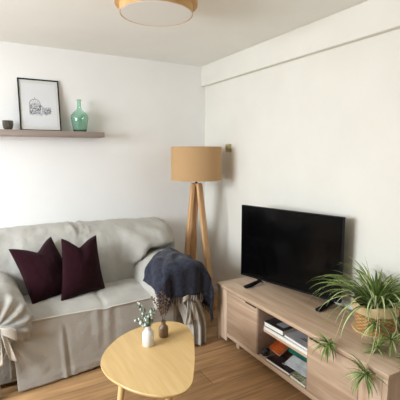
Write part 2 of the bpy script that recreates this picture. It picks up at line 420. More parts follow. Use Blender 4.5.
# backrest: cross-section in (y,z) swept along x
bprof = smoothp(resample([(3.30, .10), (3.14, .42), (3.155, .52), (3.185, .66), (3.225, .78), (3.30, .875), (3.41, .93), (3.54, .945), (3.65, .915), (3.71, .83), (3.735, .6), (3.74, .10)], 60), 2)
rings = []
NX = 110
for i in range(NX+1):
    u = i/NX; x = -.30+u*1.915
    ed = min(u, 1-u)*1.915
    k = 1-(1-min(1, ed/.17))**2.4       # rounded ends
    ring = []
    for p in bprof:
        y, z = p.x, p.y
        zc = .45; yc = 3.52
        zz = zc+(z-zc)*(.80+.20*k) if z > zc else z
        yy = yc+(y-yc)*(.35+.65*k)
        seam = math.exp(-((x-SC)/.03)**2)
        front = sm(3.5, 3.25, y)
        crown = .025*math.cos(PI*min(1, abs((x-SC)/.55 % 1)))*0
        yy += seam*front*.018 - front*k*.012*math.sin(PI*max(0, min(1, (x-.15)/1.08)))
        top = sm(.8, .93, z)
        zz += top*(.012*math.sin(x*3.1+.5)-seam*.010)
        q = Vector((x, yy, zz))
        a = fold(q, 5, .018, (1, .6, .55), 3)+fold(q, 13, .007, (1.4, 1, .5), 9)
        pk = math.exp(-((x-SC)**2+(z-.90)**2)/.012)   # puckers at the centre tie
        a += pk*.012*math.sin(28*math.atan2(z-.93, x-SC))
        # drag lines towards the right arm
        a += .012*sm(.95, 1.35, x)*math.sin((x*1.0+z*1.6)*26)*sm(.45, .7, z)*front
        yy -= a*front; zz += a*top*.8
        zl = .60+.115*sm(1.10, 1.26, x)
        yy -= .15*sm(1.0, 1.2, x)*sm(1.60, 1.34, x)*sm(zl-.025, zl+.035, z)*(1-.75*sm(.74, .92, z))*sm(3.6, 3.35, y)      # cushion bulging over the arm
        ring.append(W((x, yy, zz)))
    rings.append(ring)
bm = bmesh.new(); loft(bm, rings); obj('backrest', bm, SLIP, sofa, smooth=True)
# seat block
sprof = smoothp(resample([(2.72, .05), (2.675, .30), (2.672, .42), (2.69, .452), (2.76, .468), (2.95, .474), (3.15, .462), (3.25, .44), (3.25, .05)], 56), 1)
rings = []
for i in range(91):
    x = .08+i/90*1.22
    ring = []
    for p in sprof:
        y, z = p.x, p.y
        top = sm(.44, .465, z); fr_ = sm(2.76, 2.68, y)
        seam = math.exp(-((x-.715)/.018)**2)
        zz = z+top*(fold((x, y, z), 6, .010, seed=2)+fold((x, y, z), 15, .004, seed=4)-seam*.012 + .008*math.cos((x-.69)*2))
        ring.append(W((x, y, zz)))
    rings.append(ring)
bm = bmesh.new(); loft(bm, rings); obj('seat', bm, SLIP, sofa, smooth=True)
# front skirt hanging from the seat edge
def skirt(u, v):
    x = .10+u*1.17
    e = v                                  # 0 top, 1 hem
    l = 1-u
    y = 2.668 - .050*e*e*sm(.3, 1, l) + .02*e*e*sm(.5, 1, u)
    z = .448 - e*(.436-.026*sm(.25, .9, u))
    q = (x, y, z)
    y -= fold(q, 3.2, .014, (1, 1, .5), 11)*(.2+e) + fold(q, 9, .005, (1.3, 1, .8), 5)*(.3+e)
    y -= .010*math.exp(-((x-.405-.02*e)/.014)**2)*sm(.05, .4, e) - .008*math.exp(-((x-.432-.02*e)/.016)**2)*sm(.05, .4, e)
    # drag lines from the tie at the left corner
    g = math.atan2(.40-z, x-.03)
    y -= .008*math.sin(g*16)*sm(.5, .12, x)*sm(.05, .3, e)*sm(1, .6, e)
    y -= .005*math.sin(x*70)*math.exp(-((x-.715)/.1)**2)*(1-e)
    y -= .004*math.exp(-((e-.90)/.02)**2)   # stitched hem
    x += .02*e*sm(.15, 0, u)
    return W((x, y, z))
bm = bmesh.new(); sheet(bm, skirt, 120, 36, .008); obj('front_skirt', bm, SLIP, sofa, smooth=True)
bm = bmesh.new()
pts = []
for i in range(70):
    x = .19+i/69*1.0
    pts.append(W((x, 2.664-.004*math.sin(x*9), .451+.004*math.sin(x*7)-.010*math.exp(-((x-.715)/.03)**2))))
tube(bm, pts, .0065, 8); obj('piping', bm, PIPE, sofa, smooth=True)

# arms
def arm_shape(side):
    cx = SC + (.635 if side > 0 else -.71)                       # roll centre
    def ring(y, k, drop):
        # k scales the roll about its centre; drop lowers the roll for the front rounding
        pts = []
        hw, zc, vh = .220*k, .455, (.235 if side > 0 else .212)*k
        n = 40
        poly = [(-.17*side_k(k), .03), (-.175*side_k(k), .25)]
        for i in range(n):
            a = PI*1.18 - i/(n-1)*PI*1.36
            c, s = math.cos(a), math.sin(a)
            ex = 2/2.25
            poly.append((hw*math.copysign(abs(c)**ex, c), zc+vh*math.copysign(abs(s)**ex, s)))
        poly += [(.18*side_k(k), .25), (.185*side_k(k), .03)]
        out = []
        for (dx, z) in poly:
            out.append((cx+dx*side, y, z))
        return out
    def side_k(k): return .75+.25*k
    rings = []
    ys = [3.50-i*.02 for i in range(43)]      # to 2.66
    for y in ys: rings.append((y, 1, 0))
    for a in (.25, .5, .7, .85, .95, 1.0): rings.append((2.66-.055*math.sin(a*PI/2), math.sqrt(max(0, 1-(a*.62)**2)), 0))
    for k, dy in ((.6, -.058), (.38, -.052), (.18, -.042)): rings.append((2.66+dy, k, 0))
    R = []
    for (y, k, dr) in rings:
        r = []
        splay = side*.0
        for (x, yy, z) in ring(y, k, dr):
            q = Vector((x, yy, z))
            x += (3.15-yy)*-.05*(1 if (x-cx)*side < 0 else .2)*side*-1*(-1)
            # sag towards the back, wrinkles
            z2 = z + (.012*math.sin((yy-2.6)*3))*sm(.45, .65, z)
            f = fold(q, 7, .012, (1, .8, 1), 1+side)+fold(q, 16, .005, seed=side*2.)
            ang = math.atan2(z-.40, (x-cx)+1e-6)
            gat = sm(2.86, 2.62, yy)*sm(.28, .5, z)
            f += gat*.009*math.sin(ang*19)
            d = Vector((x-cx, 0, z-.45))
            if z > .3 and d.length > .02: d.normalize(); x += d.x*f; z2 += d.z*f
            if k < .999: yy -= .012*math.sin(ang*19)*sm(.05, .18, Vector((x-cx, z-.42)).length)
            lim = 2.80*sm(.40, .30, z) + 2.5*(1-sm(.40, .30, z))
            yy = max(yy, lim)
            r.append(W((x, yy, z2)))
        R.append(r)
    return R, cx
ARM = {}
for side in (-1, 1):
    R, cx = arm_shape(side)
    bm = bmesh.new(); loft(bm, R); arm = obj('arm', bm, SLIP, sofa, smooth=True)
    # gathered cloth panel below the tie
    zk = .415
    kx = cx+(.03 if side > 0 else .055)
    bx0, bx1 = (-.235, .016) if side < 0 else (1.355, 1.535)
    def panel(u, v, side=side, kx=kx, bx0=bx0, bx1=bx1):
        a = (u-.5)*2; e = v
        f = .16+.84*sm(0, .7, e)
        x = (kx+(u-.5)*.2)*(1-f)+(bx0+(bx1-bx0)*u)*f
        z = zk+.03 - e*(zk+.03-.016)
        y = 2.605 + .03*abs(a)**3 - .016*sm(0, .8, e)*(1-abs(a)**4)
        y -= (.016*math.sin(a*9+side)+.008*math.sin(a*21))*sm(0, .35, e)
        return W((x, y, z))
    bm = bmesh.new(); sheet(bm, panel, 70, 26, .008); obj('arm_skirt', bm, SLIP, sofa, smooth=True)
    # bow: knot, two loops, two tails
    K = Vector((cx+(.03 if side > 0 else .055), 2.575 if side < 0 else 2.59, zk+(.03 if side > 0 else .06)))
    bs = 1.0 if side < 0 else .72
    bow = None
    bm = bmesh.new()
    r = []
    bmesh.ops.create_uvsphere(bm, u_segments=14, v_segments=10, radius=1, matrix=Matrix.Translation(W(K)) @ Matrix.Diagonal((.022, .016, .02, 1)))
    bow = obj('tie_bow', bm, PIPE, sofa, smooth=True)
    for s2, L1, dz in ((-1, .085, .0), (1, .09, -.015)):
        def loop(u, v, s2=s2, L1=L1, dz=dz):
            t = u*2*PI
            rx = L1*(1-math.cos(t))/2*bs
            ry = .020*math.sin(t)
            wv = (.016+.020*math.sin(t/2))*(1 if s2 > 0 else .85)*bs
            return W(K + Vector((s2*rx, -.008-ry*.7 - .012*math.sin(t/2), dz*math.sin(t/2)+(v-.5)*2*wv - .035*(rx/L1)**2)))
        bm = bmesh.new(); sheet(bm, loop, 25, 7, .004); obj('loop', bm, PIPE, bow, smooth=True)
    for s2, ln, sp_ in ((-1, .215, .0), (1, .20, .055)):
        def tail(u, v, s2=s2, ln=ln, sp_=sp_):
            x = s2*.012+sp_*u + (v-.5)*(.022+.024*u)
            z = -.01 - ln*u - .012*u*(v if s2 > 0 else 1-v)
            y = -.012 - .012*math.sin(u*PI) - .008*math.sin(v*PI*1.5+u*4)
            return W(K+Vector((x, y, z)))
        bm = bmesh.new(); sheet(bm, tail, 16, 7, .004); obj('tail', bm, PIPE, bow, smooth=True)
# inner base behind the skirts
boxo('base', (.0-.22-OX+.0, 1.52-OX, 2.72-OY, 3.68-OY, .03, .30), SLIP, sofa, bev=.01)
for fx in (-.18, 1.48):
    for fy in (2.76, 3.64): boxo('foot', (fx-.025-OX, fx+.025-OX, fy-.025-OY, fy+.025-OY, 0, .03), FRAMEB, sofa, bev=.003)

# ------------------------------------------------------------------ pillows
def pillow(name, label, TL, TR, BL, BR, thick, valley, vx, grp, seed):
    TL, TR, BL, BR = map(Vector, (TL, TR, BL, BR))
    c = (TL+TR+BL+BR)/4
    t = thing(name, label, 'cushion', (c.x, c.y, min(BL.z, BR.z)), group=grp)
    base = Vector((c.x, c.y, min(BL.z, BR.z)))
    nrm = ((TR-TL)+(BR-BL)).cross((TL-BL)+(TR-BR)).normalized()
    if nrm.y > 0: nrm = -nrm
    n = 36
    bm = bmesh.new(); grids = []
    for sgn in (1, -1):
        g = []
        for i in range(n+1):
            row = []
            for j in range(n+1):
                u, v = -1+2*i/n, -1+2*j/n
                uu = u*(1-.07*(1-v*v)); vv = v*(1-.07*(1-u*u))
                U, V = (uu+1)/2, (vv+1)/2
                p = BL*(1-U)*(1-V)+BR*U*(1-V)+TL*(1-U)*V+TR*U*V
                vd = math.exp(-abs((u-vx)/.52)**1.5)*max(0, (v+.1)/1.1)**2.2
                up = ((TL+TR)-(BL+BR)).normalized()
                p = p - up*valley*vd*(1 - .0)
                th = thick*((1-u**2)*(1-v**2))**.48
                th *= 1+.12*math.sin(u*2+seed) - .42*math.exp(-((u-vx)/.22)**2)*max(0, v)**1.2
                th += .012*fold((u, v, seed), 2.2, 1)*(1-u*u)*(1-v*v)+.004*fold((u, v, seed+5), 6, 1)*(1-u*u)*(1-v*v)
                edge = (i in (0, n) or j in (0, n))
                row.append(p+nrm*sgn*(0 if edge else max(th, .002)) - base)
            g.append(row)
        grids.append(g)
    V0 = [[bm.verts.new(p) for p in row] for row in grids[0]]
    V1 = [[V0[i][j] if (i in (0, n) or j in (0, n)) else bm.verts.new(grids[1][i][j]) for j in range(n+1)] for i in range(n+1)]
    for V in (V0, V1):
        for i in range(n):
            for j in range(n): bm.faces.new((V[i][j], V[i+1][j], V[i+1][j+1], V[i][j+1]))
    obj('pillow_cover', bm, PLUM, t, smooth=True)
    bm = bmesh.new()
    ed = [grids[0][i][0] for i in range(n+1)]+[grids[0][n][j] for j in range(1, n+1)]+[grids[0][i][n] for i in range(n-1, -1, -1)]+[grids[0][0][j] for j in range(n-1, -1, -1)]
    tube(bm, ed, .0028, 6); obj('seam', bm, PLUM, t, smooth=True)
pillow('throw_pillow', 'plum cushion beside the sofa arm, tilted and partly behind the other cushion', (.135, 3.16, .845), (.445, 3.24, .895), (.258, 2.90, .470), (.62, 3.06, .482), .090, .085, .05, 'plum cushions on the sofa', 1)
pillow('throw_pillow', 'plum cushion nearer the middle of the sofa, standing upright in front', (.500, 3.07, .905), (.768, 3.08, .900), (.444, 2.86, .468), (.80, 2.97, .480), .085, .075, -.05, 'plum cushions on the sofa', 2)

# ------------------------------------------------------------------ throw blanket over the right arm
CXR = SC+.635
tb = thing('throw_blanket', 'dark navy fringed throw draped over the sofa arm beside the lamp', 'blanket', (CXR, 2.9, .45))
def arm_prof(s):
    """s in [0,1] from the inner side over the roll to the outer side -> (dx, z, nx, nz)"""
    a = PI*.92 - s*PI*1.09
    c, si = math.cos(a), math.sin(a); ex = 2/2.25
    hw, vh = .252, .270
    if a < 0: # hang straight down on the outside
        return hw*1.0, .455-vh*(-a)*1.15
    return hw*math.copysign(abs(c)**ex, c), .455+vh*math.copysign(abs(si)**ex, si)
def lerpk(keys, u):
    for (a, va_), (b_, vb_) in zip(keys, keys[1:]):
        if u <= b_: return va_+(vb_-va_)*sm(a, b_, u)
    return keys[-1][1]
def throw(u, v):
    # u across the arm (0 inner .. 1 outer), v along (0 back edge .. 1 front hem)
    dx, z = arm_prof(u)
    yb = 2.84 + .25*min(1, max(0, dx+.24)/.34)           # back edge runs diagonally
    yf = 2.575
    zh = lerpk([(0, .40), (.10, .40), (.30, .455), (.55, .455), (.72, .40), (.85, .32), (1, .25)], u)
    r_ = .06
    run = yb-(yf+r_); hang = r_*PI/2+max(.04, z-r_-zh); tot = run+hang
    s = v*tot; x = CXR+dx
    wob = fold((x, s*1.0, z), 9, .014, seed=6)+fold((u*3, s*2, 0), 6, .012, seed=8)+.006*math.sin((u*1.2+v*.5)*24+3*noise.noise(Vector((u*3, v*3, 1))))*sm(0, .3, v)
    rn = Vector((dx/.25, (z-.455)/.26)); rn.normalize()
    if s < run:
        y = yb-s; zz = z+wob*rn.y; x += wob*rn.x
    else:
        t = s-run; ang = min(t/r_, PI/2); f = min(1, t/hang)
        y = yf+r_-r_*math.sin(ang)
        zz = z+wob*rn.y*(1-f)+(zh-z)*(f**1.25)
        d = max(0, z-zz)
        y -= (.016*math.sin(u*19)+.009*math.sin(u*41+1))*min(1, f*1.4)
        x += wob*rn.x*(1-f)
        x -= dx*(.10 if dx < 0 else .06)*f
    return Vector((x-CXR, y-2.9, zz-.45))
bm = bmesh.new(); sheet(bm, throw, 64, 56, .010); obj('cloth', bm, NAVY, tb, smooth=True)
bm = bmesh.new()
def strand(p, d, ln):
    d = d.normalized(); pts = [p]
    for k in range(1, 5):
        d2 = (d+Vector((random.uniform(-.25, .25), random.uniform(-.1, .1), -.5*k/4))).normalized()
        pts.append(pts[-1]+d2*ln/4)
    tube(bm, pts, [.0035, .003, .003, .0028, .0015], 5)
for i in range(60):
    u = i/59
    p = throw(u, 1); d = p-throw(u, .95)
    strand(p, Vector((d.x*.5, d.y*.3, -abs(d.z)-.01)), random.uniform(.05, .075))
for i in range(34):
    v = .12+.88*i/33
    p = throw(1, v); strand(p, Vector((.25, -.1, -1)), random.uniform(.05, .07))
obj('fringe', bm, NAVY, tb, smooth=True)

# ------------------------------------------------------------------ coffee table
TZ = .42
out = [(.5, 1.993), (.557, 2.109), (.662, 2.217), (.76, 2.275), (.85, 2.302), (.93, 2.312), (1.003, 2.306), (1.06, 2.275), (1.101, 2.229), (1.119, 2.17), (1.114, 2.103), (1.095, 2.035), (1.066, 1.967), (.971, 1.781), (.876, 1.623), (.845, 1.58), (.813, 1.552), (.78, 1.538), (.745, 1.535), (.705, 1.545), (.665, 1.563), (.599, 1.626), (.55, 1.7), (.504, 1.812), (.49, 1.90)]
cxT = sum(p[0] for p in out)/len(out); cyT = sum(p[1] for p in out)/len(out)
ct = thing('coffee_table', 'light wood coffee table with a rounded pebble-shaped top', 'coffee table', (cxT, cyT, 0))
def crm(P, n):
    m = len(P); res = []
    for i in range(m):
        p0, p1, p2, p3 = (Vector(P[(i+k-1) % m]) for k in range(4))
        for j in range(n):
            t = j/n
            res.append(.5*((2*p1)+(p2-p0)*t+(2*p0-5*p1+4*p2-p3)*t*t+(3*p1-p0-3*p2+p3)*t**3))
    return res
ol = crm(out, 5)
def ins(d): return [Vector(((p.x-cxT)*(1-d), (p.y-cyT)*(1-d))) for p in ol]
bm = bmesh.new()
lay = [(.5, TZ-.024), (.06, TZ-.024), (.02, TZ-.018), (0, TZ-.008), (0, TZ-.003), (.006, TZ), (.5, TZ)]
loft(bm, [[(p.x, p.y, z) for p in ins(d)] for d, z in lay]); obj('table_top', bm, BAMBOO, ct, smooth=True, auto=.5)
for (tx, ty, bx, by) in ((.60, 1.90, .525, 1.85), (.98, 2.16, 1.06, 2.22), (.76, 1.68, .745, 1.60)):
    a, b_ = Vector((tx-cxT, ty-cyT, TZ-.024)), Vector((bx-cxT, by-cyT, 0))
    bm = bmesh.new(); rings = []
    for t in (0, .04, .5, .97, 1):
        c = a.lerp(b_, t); r = .021*(1-t)+.012*t
        if t in (0, 1): r *= .9
        rings.append([(c.x+r*math.cos(2*PI*k/20), c.y+r*math.sin(2*PI*k/20), c.z) for k in range(20)])
    loft(bm, rings); obj('leg', bm, LEGW, ct, smooth=True, auto=.6)

# vases
V1, V2 = (.799, 2.045, TZ), (.924, 2.103, TZ)
va = thing('vase', 'white ceramic bottle vase holding eucalyptus on the coffee table', 'vase', V1)
bm = bmesh.new(); lathe(bm, [(0, 0), (.030, 0), (.034, .004), (.035, .07), (.033, .082), (.022, .095), (.0175, .102), (.0175, .112), (.021, .115), (.021, .122), (.016, .122), (.013, .105), (.013, .06), (0, .06)], 36); obj('vase_body', bm, WHITEC, va, smooth=True, auto=.9)
bm = bmesh.new()
for z in (.040, .046, .052): lathe(bm, [(.0350, z), (.0357, z+.0008), (.0350, z+.0016)], 36)
obj('ridge', bm, WHITEC, va, smooth=True)
vb = thing('vase', 'small brown ceramic bottle vase holding dried stalks on the coffee table', 'vase', V2)
bm = bmesh.new(); lathe(bm, [(0, 0), (.026, 0), (.030, .004), (.030, .055), (.028, .064), (.017, .074), (.014, .08), (.0145, .094), (.0175, .096), (.0175, .101), (.012, .101), (.010, .085), (.010, .05), (0, .05)], 36); obj('vase_body', bm, BROWNC, vb, smooth=True, auto=.9)

CR = Vector((.871, -.491, 0))
def leaf_disc(bm, c, n, r, l, mi=0):
    n = n.normalized(); a = n.cross(Vector((0, 0, 1)));
    a = a.normalized() if a.length > .01 else Vector((1, 0, 0)); b_ = n.cross(a)
    top = [bm.verts.new(c+a*r*math.cos(t)+b_*l*math.sin(t)-n*.0025*math.cos(2*t)) for t in (2*PI*k/10 for k in range(10))]
    m1 = bm.verts.new(c+n*.003); m2 = bm.verts.new(c+n*.0018)
    for k in range(10):
        for mm in (m1, m2):
            f = bm.faces.new((top[k], top[(k+1) % 10], mm)); f.material_index = mi
def sprig(label, base, bend, ln, leaves, m2, rl, seed):
    random.seed(seed)
    t = thing('eucalyptus_sprig', label, 'sprig', base, group='eucalyptus sprigs in the white vase')
    pts = [Vector((0, 0, 0)), Vector((0, 0, .062))+bend*.03]
    for k in range(1, 7):
        f = k/6; pts.append(Vector((0, 0, .062+(ln-.062)*f))+bend*(.03+f**1.5*.97))
    bm = bmesh.new(); tube(bm, pts, [.0016]*7+[.0008], 6); obj('stem', bm, TWIG, t, smooth=True)
    bm = bmesh.new()
    for k in range(leaves):
        f = .1+.9*k/leaves; i = 1+f*6; i0 = min(int(i), 6); c = pts[i0].lerp(pts[i0+1], min(1, i-i0))
        for s in (-1, 1):
            an = k*1.3+ (0 if s > 0 else PI)+random.uniform(-.3, .3)
            dr = Vector((math.cos(an), math.sin(an), .25)); r = rl*(1.1-.45*f)*random.uniform(.85, 1.15)
            leaf_disc(bm, c+dr*r*1.05, Vector((dr.x*.3, dr.y*.3-.6, .7+random.uniform(-.5, .5))), r*.85, r, random.randint(0, 1))
    obj('leaves', bm, [EUC, EUCL], t, smooth=True)
vz = V1[2]+.061
sprig('tall eucalyptus sprig leaning outwards at the top of the white vase', (V1[0]-.004, V1[1]+.002, vz), CR*(-.055), .215, 7, 0, .013, 1)
sprig('upright grey-green eucalyptus sprig rising straight from the white vase', (V1[0]+.003, V1[1]+.003, vz), CR*.03, .165, 10, 0, .0155, 2)
sprig('short eucalyptus sprig drooping low over the side of the white vase', (V1[0]-.003, V1[1]-.004, vz), CR*(-.075), .10, 6, 0, .016, 3)
random.seed(11)
vz2 = V2[2]+.051
DRY = [(-.075, .20), (-.045, .225), (-.03, .17), (-.005, .235), (.012, .21), (.03, .19)]
DL = ['dried stalk tilting furthest towards the eucalyptus from the brown vase', 'tall dried stalk tilting slightly towards the eucalyptus from the brown vase', 'shortest dried stalk of the brown vase',
      'tallest dried stalk, standing upright in the brown vase', 'dried stalk just beside the tallest one, away from the eucalyptus', 'dried stalk tilting towards the throw, furthest from the eucalyptus']
for k, (bx, ln) in enumerate(DRY):
    a = k*PI/3
    t = thing('dried_stalk', DL[k], 'dried flower', (V2[0]+.005*math.cos(a), V2[1]+.005*math.sin(a), vz2), group='dried stalks in the brown vase')
    bend = CR*bx + Vector((.49, .87, 0))*random.uniform(-.01, .02)
    pts = [Vector((0, 0, 0)), Vector((0, 0, .05))+bend*.06]+[Vector((0, 0, .05+(ln-.05)*f))+bend*(.06+.94*f**1.3) for f in (.25, .5, .75, 1)]
    bm = bmesh.new(); tube(bm, pts, [.0013]*5+[.0008], 6); obj('stem', bm, TWIG, t, smooth=True)
    bm = bmesh.new()
    for j in range(16):
        f = .3+.7*j/15; i = 1+f*4; i0 = min(int(i), 4); c = pts[i0].lerp(pts[i0+1], min(1, i-i0))
        an = j*2.4; d = Vector((math.cos(an), math.sin(an), .9)).normalized()
        tube(bm, [c, c+d*.008, c+d*.017], [.0014, .0042, .0009], 5)
    obj('seed_head', bm, TWIG, t, smooth=True)

# ------------------------------------------------------------------ TV cabinet
CX0, CX1, CY0, CY1, CT = 1.66, 2.13, 1.08, 2.645, .485
cab = thing('tv_cabinet', 'low grey-oak TV cabinet with two doors and an open middle along the white wall', 'cabinet', (CX0, CY0, 0))
def cb(name, x0, x1, y0, y1, z0, z1, m, parent=cab, bev=.002): return boxo(name, (x0-CX0, x1-CX0, y0-CY0, y1-CY0, z0, z1), m, parent, bev)
cb('top', CX0-.006, CX1, CY0-.006, CY1+.006, CT-.026, CT, CABH, bev=.004)
cb('side_panel', CX0, CX1, CY1-.03, CY1, .0, CT-.028, CABV)
cb('side_panel', CX0, CX1, CY0, CY0+.03, .0, CT-.028, CABV)
cb('front_post', CX0, CX0+.02, CY1-.142, CY1-.031, .03, CT-.030, CABV)
cb('front_post', CX0, CX0+.02, CY0+.031, CY0+.165, .03, CT-.030, CABV)
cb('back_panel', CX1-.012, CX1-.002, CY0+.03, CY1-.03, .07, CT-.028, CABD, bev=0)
cb('bottom_board', CX0+.004, CX1-.012, CY0+.03, CY1-.03, .065, .098, CABH)
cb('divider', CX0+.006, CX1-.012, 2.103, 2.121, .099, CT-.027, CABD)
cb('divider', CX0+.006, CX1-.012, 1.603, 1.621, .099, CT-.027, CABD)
cb('shelf', CX0+.055, CX1-.013, 1.6215, 2.1025, .268, .293, CABH)
for (y0, y1, hy) in ((2.112, 2.500, 2.125), (1.248, 1.612, 1.475)):
    dr_ = cb('door', CX0+.001, CX0+.019, y0, y1, .104, CT-.034, CABF)
    cb('handle', CX0-.003, CX0+.002, hy, hy+.125, CT-.041, CT-.034, FRAMEB, dr_, bev=.001)
for (fx, fy) in ((CX0+.06, 2.40), (CX0+.06, 1.35), (CX1-.06, 2.40), (CX1-.06, 1.35)): cb('foot', fx-.02, fx+.02, fy-.02, fy+.02, 0, .066, CABV)

# books
def book(label, x0, x1, y0, y1, z0, z1, cover, grp, rz=0, name='book', cat='book', tilt=0, ry=0, band=None):
    """lying book: cover boards above and below a page block, pages showing at the front edge"""
    t = thing(name, label, cat, ((x0+x1)/2, (y0+y1)/2, z0), group=grp, rot=(tilt, ry, rz))
    hx, hy, h = (x1-x0)/2, (y1-y0)/2, z1-z0; c = min(.003, h*.22)
    bm = bmesh.new(); box(bm, -hx, hx, -hy, hy, 0, c); box(bm, -hx, hx, -hy, hy, h-c, h); box(bm, hx-c, hx, -hy, hy, 0, h)
    obj('cover', bm, cover, t)
    boxo('pages', (-hx+.003, hx-c, -hy+.003, hy-.003, c, h-c), PAGES, t, bev=0)
    if band:
        for (a0, a1, b0, b1, m) in band:
            boxo('cover_print', (-hx+2*hx*a0, -hx+2*hx*a1, -hy+2*hy*b0, -hy+2*hy*b1, h, h+.0006), m, t, bev=0)
    return t
CB = noise_mat('black_photo_cover', rgb(24, 24, 26), rgb(70, 68, 66), 18, .35, spec=.5)
CG = noise_mat('grey_cover', rgb(150, 150, 152), rgb(178, 178, 180), 10, .4, spec=.5)
CO = noise_mat('orange_cover', rgb(196, 96, 34), rgb(150, 64, 30), 25, .45, spec=.4)
CT_ = noise_mat('teal_cover', rgb(16, 100, 84), rgb(22, 116, 98), 10, .45, spec=.4)
CK = noise_mat('black_brown_cover', rgb(26, 20, 22), rgb(48, 38, 38), 20, .35, spec=.5)
CW = noise_mat('pale_grey_cover', rgb(168, 176, 180), rgb(206, 210, 210), 16, .4, spec=.5)
CP = noise_mat('leafy_pattern_cover', rgb(60, 74, 36), rgb(196, 196, 166), 70, .4, spec=.5)
CD = noise_mat('charcoal_cover', rgb(30, 30, 32), rgb(44, 44, 46), 20, .5, spec=.4)
ZS = .2935
CWH = noise_mat('white_cover', rgb(222, 219, 212), rgb(232, 229, 223), 8, .5, spec=.4)
GA, GB = 'books on the middle shelf of the TV cabinet', 'books and magazines at the bottom of the TV cabinet'
book('wide white portfolio lying right on the cabinet shelf under the other books', 1.708, 1.93, 1.632, 2.094, ZS, ZS+.021, CWH, GA, 0, name='portfolio', cat='portfolio')
ZT = ZS+.0215
book('thick book with a black photo cover on the cabinet shelf, white pages facing out', 1.714, 1.90, 1.905, 2.095, ZT, ZT+.036, CB, GA, .05, band=[(.2, .8, .15, .55, CG)])
book('grey-covered book lying beside the black photo book on the cabinet shelf', 1.715, 1.88, 1.645, 1.885, ZT, ZT+.020, CG, GA, -.03, band=[(.35, .40, .3, .6, CD), (.45, .49, .3, .55, CD)])
book('charcoal book at the back of the cabinet shelf behind the grey book', 1.94, 2.10, 1.645, 1.84, ZS, ZS+.062, CD, GA, 0)
ZB = .0985
book('black magazine with a white edge at the very front of the cabinet bottom', 1.672, 1.80, 1.785, 2.015, ZB, ZB+.022, CK, GB, .04, name='magazine', cat='magazine', band=[(.35, .42, .35, .5, CW)])
book('orange book propped up at the cabinet bottom behind the black magazine', 1.752, 1.862, 1.962, 2.082, ZB+.052, ZB+.072, CO, GB, -.06, ry=-.50)
book('teal book propped up deepest inside the cabinet bottom', 1.825, 1.95, 1.745, 1.965, ZB+.084, ZB+.104, CT_, GB, 0, ry=-.75, band=[(.3, .36, .3, .6, CW)])
book('pale grey book propped up beside the orange book at the cabinet bottom', 1.722, 1.812, 1.655, 1.875, ZB+.044, ZB+.056, CW, GB, .05, ry=-.36, band=[(.25, .32, .2, .6, CG), (.4, .47, .2, .7, CG)])
book('leaf-patterned magazine at the front of the cabinet bottom, nearest the plant', 1.672, 1.80, 1.63, 1.772, ZB, ZB+.020, CP, GB, -.03, name='magazine', cat='magazine')
bm = bmesh.new()
bmesh.ops.create_uvsphere(bm, u_segments=28, v_segments=18, radius=1)
for v in bm.verts:
    p = v.co.copy(); k = 1+.28*noise.noise(p*2.1)+.12*noise.noise(p*5)
    v.co = Vector((p.x*.034*k, p.y*.024*k, max(0, .026+p.z*.028*k)))
pc = obj('pouch', bm, CD, smooth=True); pc.location = (1.712, 2.068, ZB)
tag(pc, 'crumpled black pouch at the cabinet bottom next to the black magazine', 'pouch')

# ------------------------------------------------------------------ television
A, B = Vector((1.868, 2.60, 0)), Vector((2.086, 1.738, 0))     # bottom corners in plan
tc = (A+B)/2; yaw = math.atan2((A-B).y, (A-B).x)-PI/2
tv = thing('television', 'large black flat-screen television on feet on the TV cabinet', 'television', (tc.x, tc.y, CT), yaw)
L2 = (A-B).length/2; z0, z1 = .047, .645
bm = bmesh.new()
bz = .007
for a in ((-L2, -L2+bz, z0, z1), (L2-bz, L2, z0, z1), (-L2+bz, L2-bz, z1-bz, z1), (-L2+bz, L2-bz, z0, z0+.014)): box(bm, -.006, .018, *a, bev=.0015)
obj('bezel', bm, BLACK, tv)
boxo('screen', (-.0035, .010, -L2+bz, L2-bz, z0+.013, z1-bz), SCREEN, tv, bev=0)
boxo('rear_shell', (.010, .030, -L2+.02, L2-.02, z0+.03, z1-.02), BLACK, tv, bev=.006)
for s in (-1, 1):
    y = s*(L2-(.185 if s > 0 else .07))
    bm = bmesh.new()
    tube(bm, [(-.14, y+.022, .012), (-.08, y+.016, .014), (.0, y, .03), (.012, y, .055)], [.021, .024, .020, .014], 12, flat=.55)
    tube(bm, [(.012, y, .04), (.035, y, .02), (.055, y, .008)], [.011, .011, .008], 10, flat=.7)
    obj('foot', bm, BLACK, tv, smooth=True)

# ------------------------------------------------------------------ spider plant
PX, PY = 2.03, 1.43
pl = thing('spider_plant', 'variegated spider plant in a woven basket pot on the cabinet end', 'potted plant', (PX, PY, CT))
bm = bmesh.new()
prof = [(0, .0), (.104, .0), (.108, .006)]
for k in range(40):
    z = .008+k/39*.137; r = .109+.016*z/.145
    prof.append((r+.0018*math.sin(k*PI), z)); 
prof += [(.124, .147), (.115, .147), (.10, .01), (0, .008)]
lathe(bm, prof, 64); pot = obj('pot', bm, WICKER, pl, smooth=True)
bm = bmesh.new(); seg = 72; rings = []
for (r, z, a) in ((.1275, .120, 0), (.1285, .126, .002), (.131, .178, .006), (.129, .181, .006), (.122, .176, .005), (.118, .13, 0)):
    rings.append([((r+.003*math.sin(5*t+z*20))*math.cos(t), (r+.003*math.sin(5*t+z*20))*math.sin(t), z+a*math.sin(3*t+1)*1.3) for t in (2*PI*k/seg for k in range(seg))])
rings.append(rings[0])
loft(bm, rings, cap=False); obj('rim_band', bm, LINER, pl, smooth=True)
bm = bmesh.new(); lathe(bm, [(0, .135), (.117, .13), (.117, .14), (.06, .150), (0, .152)], 32); obj('soil', bm, SOIL, pl, smooth=True)
bm = bmesh.new(); lathe(bm, [(0, -.0), (.125, 0), (.132, .010), (.129, .012), (.11, .006), (0, .006)], 48); obj('saucer', bm, LINER, pl, smooth=True)

